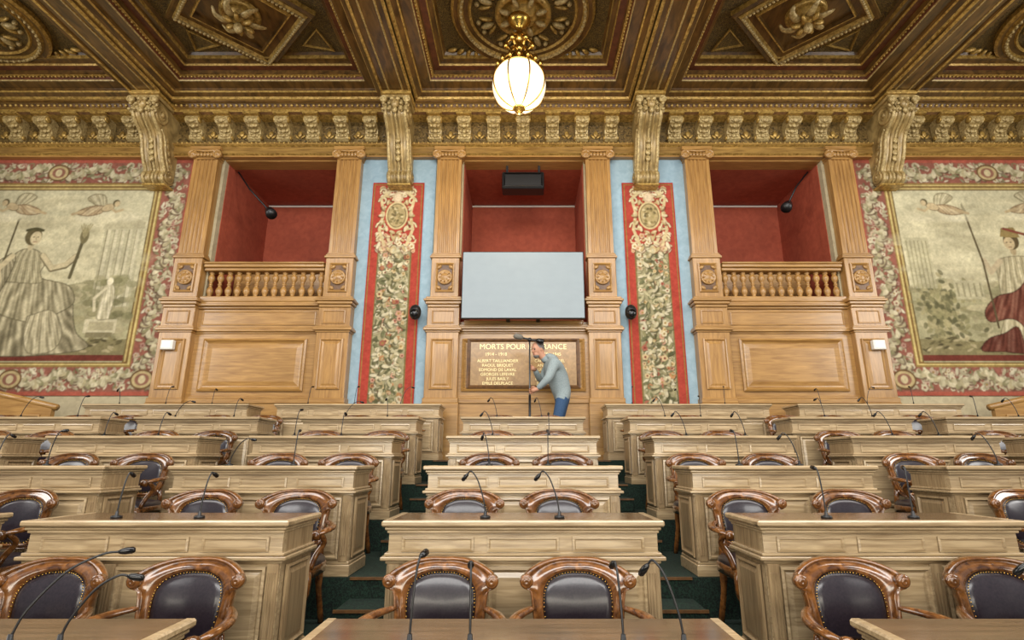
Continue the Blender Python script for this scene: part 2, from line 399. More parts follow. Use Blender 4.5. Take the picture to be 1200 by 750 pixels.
# ------------------------------------------------------------------ pilasters
def volute(mb, x, y, z, r, mat):
    mb.lathe([(r, 0), (r, .06), (r*.85, .075), (r*.7, .06), (r*.5, .06), (r*.42, .08), (r*.15, .085)], (x, y, z), 16, mat, M=rotx(math.pi/2))
def pilaster(cx, w, name='pilaster'):
    mb = MB(R); h = w/2; yf = YW-.16; yb = YW-.005
    z0, z1 = 3.50, 5.34
    n = 5; m = .05; fw = (w-2*m)/n; P = [(cx-h, yb), (cx-h, yf)]
    for k in range(n):
        c = cx-h+m+fw*(k+.5); r = fw*.36
        for j in range(7):
            a = math.pi*j/6; P.append((c-r*math.cos(a), yf+r*.9*math.sin(a)))
    P += [(cx+h, yf), (cx+h, yb)]
    mb.ext(P, lambda p, q, t: (p, q, t), z0, z1, OAKV)
    for a, b, o in [(3.40, 3.44, .05), (3.44, 3.47, .035), (3.47, 3.50, .02)]:
        mb.box(cx-h-o, cx+h+o, yf-o, yb, a, b, OAKH, .008)
    mb.box(cx-h-.015, cx+h+.015, yf-.02, yb, 5.32, 5.36, OAKH, .006)
    mb.box(cx-h-.03, cx+h+.03, yf-.04, yb, 5.36, 5.46, OAKH, .01)
    for k in range(5): mb.ell((cx-h*.55+k*h*.275, yf-.05, 5.40), (.032, .03, .045), OAKH)
    for s_ in (-1, 1): volute(mb, cx+s_*(h+.0), yf-.01, 5.405, .085, OAKH)
    mb.tube([(cx-h, yf-.06, 5.475), (cx, yf-.06, 5.46), (cx+h, yf-.06, 5.475)], .022, 8, OAKH)
    mb.box(cx-h-.06, cx+h+.06, yf-.08, yb, 5.49, 5.56, OAKH, .012)
    mb.box(cx-h-.02, cx+h+.02, yf-.03, yb, 2.68, 3.40, OAKV, .008)
    fn = lambda a, b, o: (a, yf-.03-o, b)
    mb.rect(cx-h+.06, cx+h-.06, 2.78, 3.30, [(0, 0), (0, .02), (.02, .028), (.035, .01), (.04, .004)], fn, OAKH, OAKD)
    mb.ngon(cx, 3.04, 20, 0, [(.13, .004), (.13, .03), (.11, .035), (.10, .02), (.06, .04), (.01, .05)], fn, OAKH, OAKH, True)
    for k in range(8):
        a = k*math.pi/4; mb.ell((cx+.075*math.cos(a), yf-.065, 3.04+.075*math.sin(a)), (.03, .02, .015), OAKH, rot=roty(-a))
    for sa in (-1, 1):
        for sb in (-1, 1): mb.ell((cx+sa*.1, yf-.045, 3.04+sb*.185), (.05, .02, .03), OAKH, rot=roty(sa*sb*.7))
    for a, b, o in [(2.50, 2.55, .05), (2.55, 2.60, .08), (2.60, 2.64, .11), (2.64, 2.68, .08)]:
        mb.box(cx-h-o, cx+h+o, yf-.03-o, yb, a, b, OAKH, .01)
    mb.box(cx-h-.05, cx+h+.05, yf-.06, yb, -.0, 2.5, OAKV, .008)
    for a, b, o in [(2.07, 2.10, .02), (2.10, 2.15, .05), (2.15, 2.18, .03), (.9, .98, .02), (.0, .9, .03)]:
        mb.box(cx-h-.05-o, cx+h+.05+o, yf-.06-o, yb, a, b, OAKH, .008)
    fn2 = lambda a, b, o: (a, yf-.06-o, b)
    mb.rect(cx-h+.03, cx+h-.03, 1.12, 1.96, [(0, 0), (0, .02), (.02, .026), (.035, .004), (.06, 0), (.09, .012)], fn2, OAKV, OAKV)
    mb.rect(cx-h+.03, cx+h-.03, 2.22, 2.45, [(0, 0), (0, .012), (.015, .014), (.025, .0)], fn2, OAKV, OAKV)
    mb.obj(name)
for cx in (-5.79, -3.17, -1.34, 1.36, 3.17, 5.79): pilaster(cx, .44)

# ------------------------------------------------------------------ wainscot bays
PAN = [(0, 0), (0, .03), (.03, .045), (.05, .02), (.07, .008), (.09, .004), (.16, .02), (.18, .02)]
def bay(x0, x1, ztop, panel):
    mb = MB(R); yf = YW-.10
    mb.box(x0, x1, yf, YW, 0, ztop, OAKH)
    fn = lambda a, b, o: (a, yf-o, b)
    for a, b, o in [(0, .9, .03), (.9, .98, .05), (.98, 1.02, .03), (2.07, 2.10, .02), (2.10, 2.15, .05), (2.15, 2.18, .03)]:
        mb.box(x0, x1, yf-o, YW, a, b, OAKH, .008)
    mb.rect(*panel, 1.10, 1.98, PAN, fn, OAKH, OAKH)
    mb.rect(x0+.1, x1-.1, 2.22, max(2.3, min(ztop-.12, 2.46)), [(0, 0), (0, .01), (.012, .012), (.02, 0)], fn, OAKH, OAKH)
    for o, a, b in [(.04, ztop-.1, ztop-.06), (.09, ztop-.06, ztop-.02), (.06, ztop-.02, ztop+.02)]:
        mb.box(x0, x1, yf-o, YW, a, b, OAKH, .008)
    return mb
bay(-5.54, -3.42, 2.60, (-5.35, -3.62)).obj('wainscot_panel')
bay(3.42, 5.54, 2.60, (3.62, 5.35)).obj('wainscot_panel')
bay(-1.10, 1.12, 2.20, (-1.02, 1.03)).obj('wainscot_panel')

# memorial plaque
mb = MB(R)
mb.rect(-.93, .94, 1.14, 1.98, [(0, -.04), (0, .02), (.03, .03), (.05, .015), (.06, .01)], lambda a, b, o: (a, YW-.125-o, b), OAKD, PLQ)
pl = mb.obj('memorial_plaque')
def text(body, size, x, z, y, parent, al='CENTER'):
    cu = bpy.data.curves.new('inscription', 'FONT'); cu.body = body; cu.size = size; cu.align_x = al; cu.extrude = .002
    cu.space_line = 1.1
    cu.materials.append(LETT)
    o = bpy.data.objects.new('inscription', cu); scene.collection.objects.link(o)
    o.location = (x, y, z); o.rotation_euler = (math.pi/2, 0, 0); o.parent = parent
text('MORTS POUR LA FRANCE', .125, 0, R+1.80, YW-.142, pl)
text('1914 - 1918', .075, -.45, R+1.69, YW-.142, pl); text('1939 - 1945', .075, .45, R+1.69, YW-.142, pl)
text('ALBERT TAILLIANDIER\nRAOUL BRIQUET\nEDMOND DE LAVAL\nGEORGES LEFEVRE\nJULES BASLY\nEMILE DELPLACE', .068, -.42, R+1.58, YW-.142, pl)
text('CAMILLE MOREL\nANDRE PETIT\nPAUL MARTINAGE\nHENRI DUBOIS\nLOUIS CAPRON\nJEAN VASSEUR', .068, .44, R+1.58, YW-.142, pl)

# ------------------------------------------------------------------ balustrades
for sx in (-1, 1):
    mb = MB(R); x0, x1 = (-5.52, -3.44) if sx < 0 else (3.44, 5.52); yc = YW-.02
    mb.box(x0, x1, yc-.13, yc+.13, 2.625, 2.72, OAKH, .01)
    mb.box(x0, x1, yc-.15, yc+.15, 3.24, 3.30, OAKH, .012); mb.box(x0, x1, yc-.11, yc+.11, 3.19, 3.24, OAKH, .01)
    mb.box(x0, x1, yc-.17, yc+.17, 3.30, 3.335, OAKH, .012)
    n = 13
    pr = [(.045, 0), (.045, .03), (.03, .04), (.038, .06), (.058, .11), (.055, .15), (.03, .2), (.022, .225), (.036, .235), (.036, .25),
          (.022, .26), (.03, .29), (.056, .34), (.056, .38), (.036, .42), (.03, .43), (.045, .44), (.045, .47)]
    for k in range(n):
        mb.lathe([(r, z) for r, z in pr], (x0+(x1-x0)*(k+.5)/n, yc, 2.72), 12, OAKV)
    mb.obj('balustrade')

# ------------------------------------------------------------------ cornice
mb = MB(R)
prof = [(0, 5.40), (.12, 5.40), (.12, 5.43), (.16, 5.45), (.16, 5.58), (.21, 5.60), (.21, 5.64), (.14, 5.67), (.10, 5.68), (.10, 6.06), (.16, 6.10), (.36, 6.12), (.40, 6.15),
        (.40, 6.20), (.44, 6.22), (.47, 6.27), (.54, 6.33), (.56, 6.37), (.56, 6.42), (0, 6.42)]
CB = noisy('cornice_bronze_oak', '#6E5126', '#A88345', .33, scale=(1, 10, 10), nscale=2.5, bump=.06, bdist=.005, coat=.2)
mm = [OAKH, OAKH, GOLD, CB, GOLD, CB, OAKD, FRZ, FRZ, FRZ, GOLD, OAKD, GOLD, CB, OAKD, CB, GOLD, CB, GOLD, OAKH]
vs = []
for x in (-10.6, 10.6): vs += [(x, YW-p, z) for p, z in prof]
n = len(prof)
mb.add(vs, [(k, (k+1) % n, n+(k+1) % n, n+k) for k in range(n)], mm)
x = -10.5
while x < 10.55:
    mb.ell((x, YW-.205, 5.635), (.022, .02, .022), GOLD, seg=6, rings=4); x += .085
x = -10.5
while x < 10.55:
    mb.ell((x, YW-.46, 6.24), (.03, .03, .03), GOLD, seg=6, rings=4); x += .1
def console(cx):
    P = [(0, 5.70), (.06, 5.70), (.11, 5.73), (.12, 5.79), (.10, 5.84), (.12, 5.90), (.19, 5.94), (.27, 5.96), (.31, 6.01), (.30, 6.07), (.27, 6.10), (.27, 6.12), (0, 6.12)]
    mb.ext([(p[0], p[1]) for p in P], lambda p, q, t: (t, YW-.09-p, q), cx-.115, cx+.115, GOLD2)
    for s_ in (-1, 1):
        mb.lathe([(.06, -.0), (.06, .02), (.03, .03), (.01, .03)], (cx+s_*.112, YW-.09-.245, 6.03), 10, GOLD, M=roty(s_*math.pi/2))
        mb.lathe([(.04, -.0), (.04, .02), (.02, .03), (.01, .03)], (cx+s_*.112, YW-.09-.07, 5.76), 10, GOLD, M=roty(s_*math.pi/2))
    for j, (p, q, r) in enumerate([(.30, 6.0, .06), (.22, 5.93, .05), (.14, 5.87, .05), (.13, 5.78, .045)]):
        mb.ell((cx, YW-.09-p, q), (r*1.0, .03, r*.9), GOLD2)
        for s_ in (-1, 1): mb.ell((cx+s_*.065, YW-.09-p+.012, q+.01), (.03, .026, r*.8), GOLD2, rot=roty(s_*.5))
    mb.box(cx-.14, cx+.14, YW-.44, YW-.09, 6.10, 6.135, GOLD, .006)
def ornament(cx):
    mb.ell((cx, YW-.12, 5.87), (.045, .025, .065), GOLD)
    for s_ in (-1, 1): mb.ell((cx+s_*.055, YW-.115, 5.82), (.025, .02, .055), GOLD, rot=roty(s_*.8))
for cx0 in (-8.8, -4.41, 0, 4.41, 8.8):
    for k in range(7):
        c = cx0+(k-3)*.54
        if abs(abs(c)-2.22) > .35 and abs(abs(c)-6.6) > .35: console(c)
        if k < 6: ornament(c+.27)
mb.obj('cornice')

# ------------------------------------------------------------------ great corbels under the beams
CST = noisy('corbel_gilded_wood', '#766037', '#B89C64', .4, metal=.12, scale=(6, 2, 2), nscale=3, bump=.12, bdist=.01, coat=.1)
BX = (-6.6, -2.22, 2.22, 6.6)
def corbel(cx):
    mb = MB(R); w = .19
    F = cr([(.74, 6.06, 0), (.80, 5.95, 0), (.79, 5.83, 0), (.69, 5.73, 0), (.57, 5.64, 0), (.49, 5.52, 0), (.44, 5.36, 0), (.37, 5.2, 0), (.30, 5.09, 0), (.27, 5.02, 0), (.31, 4.94, 0), (.29, 4.85, 0), (.21, 4.80, 0), (.12, 4.80, 0)], 4)
    Fi = [(max(0.0, p[0]-.0), p[1]) for p in F]
    poly = [(0, 6.2), (.74, 6.2)]+Fi+[(.0, 4.9)]
    mb.ext(poly, lambda p, q, t: (t, YW-p, q), cx-w, cx+w, CST)
    for xo, r, m in ((-w+.02, .03, GOLD2), (w-.02, .03, GOLD2), (-.065, .026, CST), (.065, .026, CST), (0, .02, GOLD2)):
        mb.tube([(cx+xo, YW-p[0]-.006, p[1]) for p in F], r, 8, m)
    for s_ in (-1, 1):
        for (p, q, r) in [(.62, 5.92, .17), (.17, 4.95, .12)]:
            mb.lathe([(r, -.0), (r, .03), (r*.82, .045), (r*.74, .022), (r*.55, .022), (r*.46, .05), (r*.36, .03), (r*.25, .03), (r*.2, .06), (.01, .065)], (cx+s_*(w-.01), YW-p, q), 22, CST, M=roty(s_*math.pi/2))
        P = [(cx+s_*(w+.005), YW-max(.04, p[0]-.07), p[1]) for p in F[14:38]]
        mb.tube(P, .022, 6, GOLD2)
        for k in range(5):
            t = k/4; mb.ell((cx+s_*w, YW-(.36-.2*t), 5.58-.42*t), (.02, .05, .06), CST, rot=rotx(.5))
    mb.box(cx-.27, cx+.27, YW-.88, YW, 6.19, 6.26, GOLD, .015); mb.box(cx-.24, cx+.24, YW-.84, YW, 6.13, 6.19, CST, .01)
    for row, (q, p, sc) in enumerate([(6.05, .83, 1), (5.93, .84, 1.0)]):
        for k in (-2, -1, 1, 2):
            mb.ell((cx+k*.095, YW-p+abs(k)*.015, q-.01*abs(k)), (.045*sc, .035, .07*sc), GOLD2, rot=roty(-k*.25))
            mb.ell((cx+k*.10, YW-p-.03, q-.055*sc), (.03*sc, .03, .025), GOLD2)
    mb.ell((cx, YW-.86, 6.0), (.075, .06, .10), CST, seg=12, rings=8)
    mb.ell((cx, YW-.925, 5.985), (.015, .02, .03), CST)
    for s_ in (-1, 1): mb.ell((cx+s_*.03, YW-.91, 6.02), (.016, .012, .01), OAKD); mb.ell((cx+s_*.05, YW-.88, 6.07), (.04, .04, .035), GOLD2)
    mb.ell((cx, YW-.86, 5.87), (.05, .04, .06), GOLD2)
    for s_ in (-1, 1): volute(mb, cx+s_*.2, YW-.83, 6.07, .065, GOLD2)
    for k in range(4):
        mb.ell((cx, YW-.50+.03*k, 5.50-.1*k), (.05, .03, .06), GOLD2)
    mb.box(cx-.21, cx+.21, YW-.26, YW, 4.76, 4.80, GOLD, .01)
    mb.obj('scroll_corbel')
for b in BX: corbel(b)

# ------------------------------------------------------------------ coffered ceiling
mb = MB(R)
ZB, ZP = 6.25, 6.80
cols = [(-8.8, 1), (-4.41, 0), (0, 1), (4.41, 0), (8.8, 1)]
def dn(a, b, o): return (a, b, ZP-o)
cprof = [(0, .55), (.0, .51), (.03, .51), (.04, .47), (.12, .44), (.14, .42), (.145, .37), (.30, .35), (.315, .33), (.33, .28), (.37, .27), (.38, .19), (.48, .18), (.495, .15), (.50, .11), (.56, .10), (.57, .04), (.60, 0)]
cm = [CWOOD, GOLD, GOLD, CWOOD, GOLD, CWOOD, CWOOD, GOLD2, CRED, GOLD, CWOOD, CRED, GOLD, CWOOD, CWOOD, GOLD, CWOOD]
for cx, kind in cols:
    for cy in (6.98, 3.5, .0):
        hx_, hy_ = 1.93, 1.47
        near = cy > 6
        mb.rect(cx-hx_, cx+hx_, cy-hy_, cy+hy_, cprof, dn, cm, CREL)
        if near:
            for (ins, o) in [(.34, .29)]:
                ax, ay = hx_-ins, hy_-ins
                st = .065
                for k in range(int(2*ax/st)):
                    mb.ell((cx-ax+k*st, cy+ay, ZP-o), (.02, .02, .02), GOLD, seg=6, rings=4)
                for k in range(int(2*ay/st)):
                    for s_ in (-1, 1): mb.ell((cx+s_*ax, cy-ay+k*st, ZP-o), (.02, .02, .02), GOLD, seg=6, rings=4)
        if kind:
            mb.ngon(cx, cy, 48, 0, [(1.12, 0), (1.12, .07), (1.08, .10), (1.02, .08), (.99, .12), (.95, .10), (.93, .05), (.86, .05), (.84, .08), (.81, .05), (.80, .02)],
                    dn, [GOLD, GOLD, CWOOD, GOLD, GOLD2, GOLD, CWOOD, GOLD, GOLD, CWOOD], CREL)
            mb.ngon(cx, cy, 32, 0, [(.44, 0), (.44, .09), (.40, .13), (.35, .11), (.33, .06), (.22, .08), (.18, .16), (.02, .2)], dn, GOLD, GOLD, True)
            if near:
                for k in range(60):
                    a = 2*math.pi*k/60; mb.ell((cx+.965*math.cos(a), cy+.965*math.sin(a), ZP-.12), (.03, .03, .026), GOLD2, seg=6, rings=4)
                for k in range(8):
                    a = 2*math.pi*(k+.5)/8; q = rotz(a)
                    mb.ell((cx+.62*math.cos(a), cy+.62*math.sin(a), ZP-.05), (.12, .05, .06), GOLD2, rot=q)
                    for s_ in (-1, 1):
                        a2 = a+s_*.2; mb.ell((cx+.6*math.cos(a2), cy+.6*math.sin(a2), ZP-.04), (.12, .03, .045), GOLD, rot=rotz(a2+s_*.4))
                        a3 = a+s_*.14; mb.ell((cx+.73*math.cos(a3), cy+.73*math.sin(a3), ZP-.05), (.04, .04, .045), GOLD2)
                    mb.ell((cx+.3*math.cos(a), cy+.3*math.sin(a), ZP-.14), (.1, .04, .05), GOLD2, rot=q)
                for sa in (-1, 1):
                    for sb in (-1, 1):
                        for k in range(4):
                            mb.ell((cx+sa*(1.2-.13*k), cy+sb*(.78+.04*k), ZP-.04), (.09, .035, .04), GOLD, rot=rotz(sa*sb*(.3+.4*k)))
        else:
            mb.ngon(cx, cy, 4, 0, [(1.17, 0), (1.17, .09), (1.13, .13), (1.06, .11), (1.03, .15), (.97, .13), (.94, .07), (.80, .06), (.78, .10), (.75, .10), (.73, .03)],
                    dn, [GOLD, CWOOD, CWOOD, GOLD, GOLD2, GOLD, CWOOD, GOLD, GOLD, CWOOD], CWOOD)
            mb.ngon(cx, cy, 24, 0, [(.30, 0.03), (.30, .08), (.26, .11), (.22, .07), (.16, .1), (.1, .2), (.02, .24)], dn, GOLD, GOLD, True)
            if near:
                c4 = [(1.0, 0), (0, 1.0), (-1.0, 0), (0, -1.0)]
                for k in range(4):
                    p, q = c4[k], c4[(k+1) % 4]
                    for j in range(24):
                        t = j/24; mb.ell((cx+p[0]+(q[0]-p[0])*t, cy+p[1]+(q[1]-p[1])*t, ZP-.16), (.028, .028, .026), GOLD2, seg=6, rings=4)
                for k in range(6):
                    a = 2*math.pi*k/6+.3
                    P = cr([(cx+.08*math.cos(a), cy+.08*math.sin(a), ZP-.16), (cx+.2*math.cos(a), cy+.2*math.sin(a), ZP-.22), (cx+.33*math.cos(a+.15), cy+.33*math.sin(a+.15), ZP-.19), (cx+.38*math.cos(a+.35), cy+.38*math.sin(a+.35), ZP-.12)], 4)
                    mb.tube(P, [.05, .055, .06, .06, .06, .06, .055, .05, .045, .04, .035, .03, .02], 8, GOLD2, flat=.5)
                    mb.ell((cx+.16*math.cos(a+.5), cy+.16*math.sin(a+.5), ZP-.25), (.08, .035, .05), GOLD, rot=rotz(a+.5))
                mb.ell((cx, cy, ZP-.32), (.07, .07, .09), GOLD2)
                for sa in (-1, 1):
                    for sb in (-1, 1):
                        mb.ngon(cx+sa*.98, cy+sb*.62, 3, math.atan2(sb, sa), [(.30, 0), (.30, .03), (.27, .04), (.25, .002)], dn, GOLD, CREL)
def beam(x0, x1, y0, y1, z):
    mb.box(x0, x1, y0, y1, z+.02, ZP+.05, CWOOD)
    mb.rect(x0, x1, y0, y1, [(0, .0), (0, .02), (.02, .03), (.045, .02), (.05, -.01), (.13, -.012), (.14, .0), (.16, .0), (.165, -.012)], lambda a, b, o: (a, b, z+.0-o), [GOLD, GOLD, GOLD, CWOOD, CWOOD, GOLD, GOLD2, GOLD], CWOOD)
for b in (-10.99,)+BX+(10.99,):
    beam(b-.27, b+.27, -1.6, 8.48, ZB)
for y in (5.24, 1.75, -1.7):
    for cx, k in cols: beam(cx-1.93, cx+1.93, y-.27, y+.27, ZB+.06)
for cx, k in cols: mb.box(cx-1.93, cx+1.93, 8.44, 9.0, 6.28, ZP+.05, CB)
mb.box(-10.9, 10.9, -2.0, 9.3, ZP+.06, ZP+.2, CWOOD)
mb.obj('ceiling')

# ------------------------------------------------------------------ pendant globe lamp
mb = MB(R); lx, ly, lz = -.06, 6.98, 5.44; r = .40
gp = []
for k in range(19):
    th = math.pi*(1-k/18.0); gp.append((max(.01, r*math.sin(th)), r*math.cos(th)*1.0))
mb.lathe(gp[:17], (lx, ly, lz), 32, GLOBE)
for k in range(8):
    a = 2*math.pi*(k+.5)/8
    mb.tube([(lx+(r+.008)*math.sin(t)*math.cos(a), ly+(r+.008)*math.sin(t)*math.sin(a), lz+(r+.008)*math.cos(t)) for t in [math.pi*j/20 for j in range(4, 21)]], .011, 6, BRASS)
mb.lathe([(.02, -.50), (.035, -.47), (.05, -.44), (.09, -.405), (.10, -.385)], (lx, ly, lz), 16, BRASS)
mb.lathe([(.33, .20), (.345, .22), (.345, .26), (.31, .29), (.25, .31), (.2, .36), (.13, .40), (.1, .47), (.12, .52), (.07, .56), (.04, .62)], (lx, ly, lz), 28, BRASS)
for k in range(16):
    a = 2*math.pi*k/16
    mb.ell((lx+.34*math.cos(a), ly+.34*math.sin(a), lz+.30), (.035, .035, .06), BRASS)
for k in range(6):
    a = 2*math.pi*k/6; c, s_ = math.cos(a), math.sin(a)
    mb.tube(cr([(lx+.28*c, ly+.28*s_, lz+.30), (lx+.22*c, ly+.22*s_, lz+.5), (lx+.12*c, ly+.12*s_, lz+.62), (lx+.2*c, ly+.2*s_, lz+.75), (lx+.06*c, ly+.06*s_, lz+.9)], 4), .022, 6, BRASS)
    mb.ell((lx+.2*c, ly+.2*s_, lz+.72), (.045, .045, .06), BRASS)
mb.lathe([(.03, .6), (.07, .66), (.04, .72), (.06, .8), (.10, .86), (.05, .92), (.04, 1.0), (.07, 1.05), (.13, 1.1), (.18, 1.16), (.18, 1.2)], (lx, ly, lz), 16, BRASS)
mb.obj('pendant_globe_lamp')

# ------------------------------------------------------------------ tapestries (woven picture stored as per-stitch colours)
def lin(h): return np.array(hx(h)[:3])
class Canvas:
    def __init__(s, a0, a1, z0, z1, step, col):
        s.a = np.arange(a0, a1+step/2, step); s.z = np.arange(z0, z1+step/2, step)
        s.A, s.Z = np.meshgrid(s.a, s.z); s.step = step
        s.img = np.tile(lin(col), (len(s.z), len(s.a), 1)).astype(float)
    def win(s, a0, a1, z0, z1):
        i0 = max(0, np.searchsorted(s.a, a0)-1); i1 = np.searchsorted(s.a, a1)+1
        j0 = max(0, np.searchsorted(s.z, z0)-1); j1 = np.searchsorted(s.z, z1)+1
        return slice(j0, j1), slice(i0, i1)
    def mixin(s, w, m, col, al=1):
        m = (np.clip(m, 0, 1)*al)[..., None]; s.img[w] = s.img[w]*(1-m)+lin(col)*m
    def rect(s, a0, a1, z0, z1, col, al=1):
        w = s.win(a0, a1, z0, z1); A, Z = s.A[w], s.Z[w]
        s.mixin(w, ((A >= a0) & (A <= a1) & (Z >= z0) & (Z <= z1)).astype(float), col, al)
    def ell(s, ca, cz, ra, rz, col, rot=0, al=1, soft=1):
        R_ = max(ra, rz)+.03; w = s.win(ca-R_, ca+R_, cz-R_, cz+R_); A, Z = s.A[w]-ca, s.Z[w]-cz
        c, n = math.cos(rot), math.sin(rot); u = (A*c+Z*n)/ra; v = (-A*n+Z*c)/rz
        d = np.sqrt(u*u+v*v)
        if soft > 1: s.mixin(w, (1-d), col, al)
        else: s.mixin(w, (1-d)*min(ra, rz)/s.step+.5, col, al)
    def line(s, pts, wd, col, al=1):
        for p, q in zip(pts[:-1], pts[1:]):
            w = s.win(min(p[0], q[0])-wd, max(p[0], q[0])+wd, min(p[1], q[1])-wd, max(p[1], q[1])+wd)
            A, Z = s.A[w], s.Z[w]; d0, d1 = q[0]-p[0], q[1]-p[1]; L = d0*d0+d1*d1+1e-9
            t = np.clip(((A-p[0])*d0+(Z-p[1])*d1)/L, 0, 1); d = np.hypot(A-p[0]-t*d0, Z-p[1]-t*d1)
            s.mixin(w, (wd/2-d)/s.step+.5, col, al)
    def inside(s, P):
        w = s.win(min(p[0] for p in P), max(p[0] for p in P), min(p[1] for p in P), max(p[1] for p in P))
        A, Z = s.A[w], s.Z[w]; ins = np.zeros(A.shape, bool)
        for (x0, y0), (x1, y1) in zip(P, P[1:]+P[:1]):
            if y0 == y1: continue
            ins ^= ((y0 > Z) != (y1 > Z)) & (A < (x1-x0)*(Z-y0)/(y1-y0)+x0)
        return w, ins
    def poly(s, P, col, al=1):
        w, ins = s.inside(P); s.mixin(w, ins.astype(float), col, al)
    def drape(s, P, dark, mid, light, org, nf, ph=0, outline=True):
        P = [tuple(p[:2]) for p in cr([(a, b, 0) for a, b in P+P[:1]], 5)][:-1]
        w, ins = s.inside(P); A, Z = s.A[w], s.Z[w]
        th = np.arctan2(A-org[0], org[1]-Z); rr = np.hypot(A-org[0], Z-org[1])
        f = .5+.5*np.sin(th*nf+ph+1.5*np.sin(rr*5+th*6)+.8*np.sin(A*11+Z*6)+.5*np.sin(Z*17-A*9))
        g = .5+.5*np.sin(th*nf*2.7+ph*2+rr*9+np.sin(A*23))
        f = np.clip(.14+.48*f+.34*g, 0, 1)[..., None]
        col = np.where(f < .5, lin(dark)*(1-2*f)+lin(mid)*2*f, lin(mid)*(2-2*f)+lin(light)*(2*f-1))
        m = ins.astype(float)[..., None]; s.img[w] = s.img[w]*(1-m)+col*m
        if outline: s.line(P+P[:1], .02, dark, .75)
    def blur(s, n=1):
        for _ in range(n):
            p = np.pad(s.img, ((1, 1), (1, 1), (0, 0)), mode='edge')
            s.img = (p[1:-1, 1:-1]*4+p[:-2, 1:-1]+p[2:, 1:-1]+p[1:-1, :-2]+p[1:-1, 2:])/8
    def fade(s, k, g):
        y = s.img.mean(axis=2, keepdims=True); s.img = s.img*(1-k)+y*lin(g)/lin(g).mean()*k
    def noise(s, amp, cell):
        h, w_ = s.A.shape; nh, nw = int(h*s.step/cell)+3, int(w_*s.step/cell)+3
        g = np.random.rand(nh, nw); y = np.arange(h)*s.step/cell; x = np.arange(w_)*s.step/cell
        yi, xi = y.astype(int), x.astype(int); fy, fx = (y-yi)[:, None], (x-xi)[None, :]
        fy = fy*fy*(3-2*fy); fx = fx*fx*(3-2*fx)
        n = (g[yi][:, xi]*(1-fy)*(1-fx)+g[yi+1][:, xi]*fy*(1-fx)+g[yi][:, xi+1]*(1-fy)*fx+g[yi+1][:, xi+1]*fy*fx)
        s.img *= (1+amp*(n-.5)*2)[..., None]
    def flowers(s, a0, a1, z0, z1, n, pal, dark='#4E4A34', sc=1, seed=0):
        rs = random.Random(seed)
        for k in range(n):
            a, z = rs.uniform(a0, a1), rs.uniform(z0, z1); t = rs.random(); r = rs.uniform(.03, .06)*sc
            r = min(r, (a1-a0)*.3)
            a = min(max(a, a0+r), a1-r); z = min(max(z, z0+r), z1-r)
            if t < .55:
                an = rs.uniform(0, 3.14); c = rs.choice(pal[0])
                s.ell(a+.01, z-.01, r*1.3, r*.55, dark, an, .7); s.ell(a, z, r*1.2, r*.45, c, an)
            elif t < .8:
                c = rs.choice(pal[1]); s.ell(a+.008, z-.01, r*1.05, r*1.05, dark, 0, .6)
                for j in range(5):
                    an = j*1.257+t*9; s.ell(a+r*.55*math.cos(an), z+r*.55*math.sin(an), r*.45, r*.45, c)
                s.ell(a, z, r*.35, r*.35, rs.choice(pal[2]))
            else:
                an = rs.uniform(0, 6.28); c = rs.choice(pal[0]); P = []
                for j in range(7): P.append((a+r*1.2*math.cos(an+j*.7)*(1-j*.1), z+r*1.2*math.sin(an+j*.7)*(1-j*.1)))
                P = [(min(max(p[0], a0), a1), min(max(p[1], z0), z1)) for p in P]
                s.line(P, r*.4, c)
    def garland(s, pts, r, pal, dark, hi='#C9C0A4'):
        for k, (a, z) in enumerate(pts):
            t = k*.9; c = pal[k % len(pal)]
            s.ell(a+.02, z-.02, r*1.1, r*.6, dark, t, .8); s.ell(a, z, r, r*.5, c, t); s.ell(a+.2*r, z+.15*r, r*.5, r*.2, hi, t, .6)
            s.ell(a+r*math.cos(t+1.5)*.8, z+r*math.sin(t+1.5)*.8, r*.5, r*.35, pal[(k+2) % len(pal)], t+.8)
    def tomesh(s, name, side, y):
        h, w = s.A.shape
        co = np.empty((h*w, 3)); co[:, 0] = (s.A*side).ravel(); co[:, 1] = y; co[:, 2] = s.Z.ravel()+R
        idx = np.arange(h*w).reshape(h, w)
        q = np.stack([idx[:-1, :-1], idx[:-1, 1:], idx[1:, 1:], idx[1:, :-1]], -1).reshape(-1, 4)
        if side < 0: q = q[:, ::-1]
        me = bpy.data.meshes.new(name)
        me.vertices.add(h*w); me.vertices.foreach_set('co', co.ravel())
        me.loops.add(q.size); me.loops.foreach_set('vertex_index', q.ravel().astype(np.int32))
        me.polygons.add(len(q)); me.polygons.foreach_set('loop_start', np.arange(0, q.size, 4, dtype=np.int32))
        me.polygons.foreach_set('loop_total', np.full(len(q), 4, dtype=np.int32))
        me.update(calc_edges=True)
        at = me.color_attributes.new('Col', 'FLOAT_COLOR', 'POINT')
        c = np.ones((h*w, 4)); c[:, :3] = np.clip(s.img.reshape(-1, 3), 0, 1); at.data.foreach_set('color', c.ravel())
        me.materials.append(TAP)
        return put(name, me)
PALB = (['#B9B196', '#A79E80', '#C6BDA4', '#8C8768', '#767352', '#B0A688'], ['#B59A86', '#C4B99E', '#A47A6C', '#BFB294'], ['#957640', '#87483E'])
GAR = ['#B5AB8C', '#9C9272', '#C0B596', '#88825E', '#A99C78']

